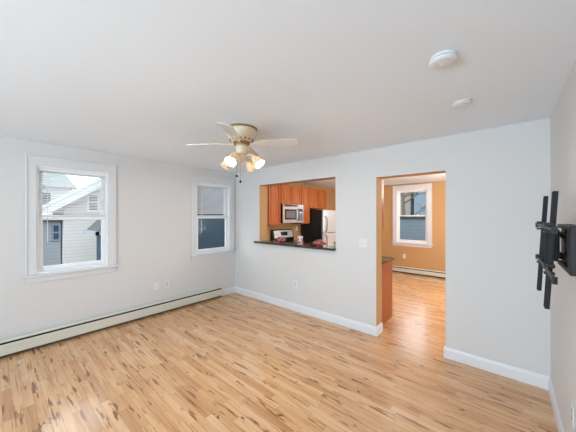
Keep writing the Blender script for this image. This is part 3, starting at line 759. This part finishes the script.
bouquet('low bunch of red and pink flowers on the ledge, left of the little carton', -3.05, 3.36, 3)
bouquet('low bunch of red and pink flowers on the ledge, right of the little carton', -2.24, 3.36, 5)
ct = thing('small_carton', 'little white and dark pink carton between two bunches of red flowers', 'carton', (-2.62, 3.36, LZ))
build('box', MB().box(-2.655, -2.585, 3.335, 3.385, LZ, LZ + .135), M['carton'], ct, 0.002)
s = MB(); s.box(-2.650, -2.590, 3.3345, 3.335, LZ + .012, LZ + .045); s.box(-2.650, -2.625, 3.3345, 3.335, LZ + .06, LZ + .10); s.box(-2.585, -2.5845, 3.342, 3.378, LZ + .012, LZ + .10)
build('printed_panel', s, M['cartonr'], ct)
pl = thing('potted_plant', 'small green leafy plant at the right end of the granite ledge', 'plant', (-1.955, 3.36, LZ))
build('pot', MB().lathe([(.020, 0), (.026, .035), (.028, .036), (.025, .036), (1e-5, .032)], Matrix.Translation((-1.955, 3.36, LZ)), 20), M['pot'], pl, 0, True)
lv = MB(); rnd = random.Random(4)
for i in range(26):
    a = rnd.uniform(0, 2 * PI); el = rnd.uniform(.5, 1.4)
    d = Vector((math.cos(a) * math.cos(el), math.sin(a) * math.cos(el), math.sin(el)))
    b0 = Vector((-1.955, 3.36, LZ + .032)); tp = b0 + d * rnd.uniform(.04, .075); sd = d.cross(Vector((0, 0, 1))).normalized() * .009
    m = (b0 + tp) / 2 + d * .008; lv.add([b0, m - sd, tp, m + sd], [(0, 1, 2), (0, 2, 3)])
build('leaves', lv, M['leaf'], pl)

# ------------------------------------------------------------------ outdoors
GZ = -0.9
o = build('ground', MB().box(-40, 30, -25, 45, GZ - .2, GZ), M['asphalt']); o['kind'] = 'structure'

def win(parent, x, y0, y1, z0, z1, frame=M['vinyl']):
    f = MB(); w = .06
    f.box(x, x + .05, y0 - w, y1 + w, z0 - w, z0).box(x, x + .05, y0 - w, y1 + w, z1, z1 + w).box(x, x + .05, y0 - w, y0, z0, z1).box(x, x + .05, y1, y1 + w, z0, z1)
    f.box(x, x + .045, y0, y1, (z0 + z1) / 2 - .025, (z0 + z1) / 2 + .025)
    fo = build('window', f, frame, parent); build('pane', MB().box(x, x + .02, y0, y1, z0, z1), M['extglass'], fo)

# white gabled house straight out from the left window
HX = -12.0
h = thing('white_house', 'white clapboard gabled house seen through the left window', 'house', (-13.2, 4.6, GZ))
y0, y1, ze, zr = 1.70, 7.0, 2.05, 3.9; ym = (y0 + y1) / 2
TP = Matrix(((0, 0, 1, 0), (1, 0, 0, 0), (0, 1, 0, 0), (0, 0, 0, 1)))   # local xy -> world yz, extrude along x
build('walls', MB().prism([(y0, GZ), (y1, GZ), (y1, ze), (ym, zr), (y0, ze)], HX - 2.5, HX, TP), M['siding_w'], h)
sl = (zr - ze) / (ym - y0)
rf = MB(); ov = .62
rf.prism([(y0 - ov, ze - ov * sl), (ym, zr), (ym, zr + .16), (y0 - ov, ze - ov * sl + .16)], HX - 2.7, HX + .3, TP)
rf.prism([(y1 + ov, ze - ov * sl), (ym, zr), (ym, zr + .16), (y1 + ov, ze - ov * sl + .16)], HX - 2.7, HX + .3, TP)
build('roof', rf, M['roofl'], h)
rb = MB()
rb.prism([(y0 - ov, ze - ov * sl - .12), (ym, zr - .12), (ym, zr + .1), (y0 - ov, ze - ov * sl + .1)], HX + .3, HX + .34, TP)
build('rake_board', rb, M['vinyl'], h)
win(h, HX, 2.42, 2.68, 1.78, 2.36)
# low grey wing at the left and a house far behind it
h = thing('grey_house', 'low grey clapboard house wall left of the white gabled house', 'house', (-14, -2, GZ))
build('walls', MB().box(-16, -12.3, -8, 1.66, GZ, 1.36), M['siding_g'], h)
build('flat_roof', MB().box(-16.1, -12.2, -8.1, 1.67, 1.36, 1.44), M['roof'], h)
win(h, -12.3, 1.46, 1.60, 0.72, 1.22, M['siding_l'])
h = thing('distant_house', 'distant house with a pale teal roof above the white house eave', 'house', (-24, -1, GZ))
build('walls', MB().box(-28, -22, -7, 3.4, GZ, 3.4), M['siding_w'], h)
build('roof', MB().prism([(-7.4, 3.4), (3.8, 3.4), (2.6, 5.0), (-6.2, 5.0)], -28.3, -21.7, TP), M['roofl'], h)
win(h, -22, 1.9, 2.5, 2.0, 3.0)
build('chimney', MB().box(-25.2, -24.6, 2.6, 3.2, 3.4, 6.4), M['brick'], h)
# slate-blue house near the corner window, low wing towards the left
h = thing('blue_house', 'slate blue clapboard house filling the view of the corner window', 'house', (-9, 5, GZ))
build('walls', MB().box(-10.8, -7.6, 3.3, 10.5, GZ, 3.6), M['siding_b'], h)
build('roof', MB().prism([(-11.2, 3.6), (-7.2, 3.6), (-9.2, 5.0)], 3.0, 10.8, Matrix(((1, 0, 0, 0), (0, 0, 1, 0), (0, 1, 0, 0), (0, 0, 0, 1)))), M['roof'], h)
wg = build('side_wing', MB().box(-8.4, -7.7, 1.86, 3.3, GZ, 1.18), M['siding_b'], h)
wr = MB()
a = [(-8.65, 1.68, 1.18), (-7.4, 1.68, 1.18), (-7.4, 3.3, 1.18), (-8.65, 3.3, 1.18), (-8.02, 2.15, 1.86), (-8.02, 3.3, 1.86)]
wr.add(a, [(0, 1, 4), (1, 2, 5, 4), (0, 4, 5, 3), (0, 3, 2, 1), (2, 3, 5)])
wo = build('wing_roof', wr, M['roof'], h)
build('gutter', MB().box(-7.42, -7.34, 1.62, 3.3, 1.10, 1.19).box(-8.65, -7.34, 1.62, 1.68, 1.10, 1.19), M['siding_g'], wo)
build('downspout', MB().tube([(-7.66, 1.82, 1.1), (-7.66, 1.82, GZ)], .04, 8), M['roof'], wo)
# beyond the kitchen window
h = thing('garage', 'low blue sided garage filling the lower half of the kitchen window', 'garage', (-3, 11, GZ))
build('walls', MB().box(-6.5, 0.5, 10.2, 14, GZ, 1.50), M['siding_l'], h)
build('flat_roof', MB().box(-6.6, 0.6, 10.1, 14.1, 1.50, 1.545), M['roof'], h)
h = thing('tan_house', 'tan grey house far beyond the kitchen window, left side', 'house', (-9, 22, GZ))
build('walls', MB().box(-14, -5.4, 20, 25, GZ, 5.6), M['siding_t'], h)
build('roof', MB().prism([(-14.4, 5.6), (-5.0, 5.6), (-9.7, 7.5)], 19.7, 25.3, Matrix(((1, 0, 0, 0), (0, 0, 1, 0), (0, 1, 0, 0), (0, 0, 0, 1)))), M['roof'], h)
h = thing('pale_blue_house', 'pale blue house far beyond the kitchen window, right side', 'house', (-1, 22, GZ))
build('walls', MB().box(-4.9, 4, 19, 24, GZ, 4.4), M['siding_l'], h)
build('roof', MB().prism([(-5.3, 4.4), (4.4, 4.4), (-.5, 6.6)], 18.7, 24.3, Matrix(((1, 0, 0, 0), (0, 0, 1, 0), (0, 1, 0, 0), (0, 0, 0, 1)))), M['roof'], h)
def bare_tree(label, x, y, seed, ht):
    rnd = random.Random(seed)
    r = thing('bare_tree', label, 'tree', (x, y, GZ))
    tk = MB(); br = MB()
    tk.tube([(x, y, GZ), (x + .05, y, GZ + ht * .3), (x - .04, y, GZ + ht * .6), (x, y, GZ + ht)], [.16, .12, .08, .03], 10)
    def grow(p, d, l, rad, lev):
        q = p + d * l; mid = (p + q) / 2 + Vector((rnd.uniform(-1, 1), rnd.uniform(-1, 1), rnd.uniform(-1, 1))) * l * .06
        br.tube([p, mid, q], [rad, rad * .8, rad * .55], 6)
        if lev:
            for _ in range(3):
                dd = (d + Vector((rnd.uniform(-1, 1), rnd.uniform(-1, 1), rnd.uniform(-.4, .8))) * .75).normalized()
                grow(p + (q - p) * rnd.uniform(.45, 1), dd, l * rnd.uniform(.5, .75), rad * .55, lev - 1)
    for i in range(10):
        z = GZ + ht * rnd.uniform(.25, .9); aa = i * 2.4
        grow(Vector((x, y, z)), Vector((math.cos(aa), math.sin(aa), .5)).normalized(), ht * .22, .05, 3)
    build('trunk', tk, M['bark'], r, 0, True); build('branches', br, M['bark'], r)
bare_tree('bare tree behind the blue garage, seen in the kitchen window', -4.6, 15.6, 11, 6.5)
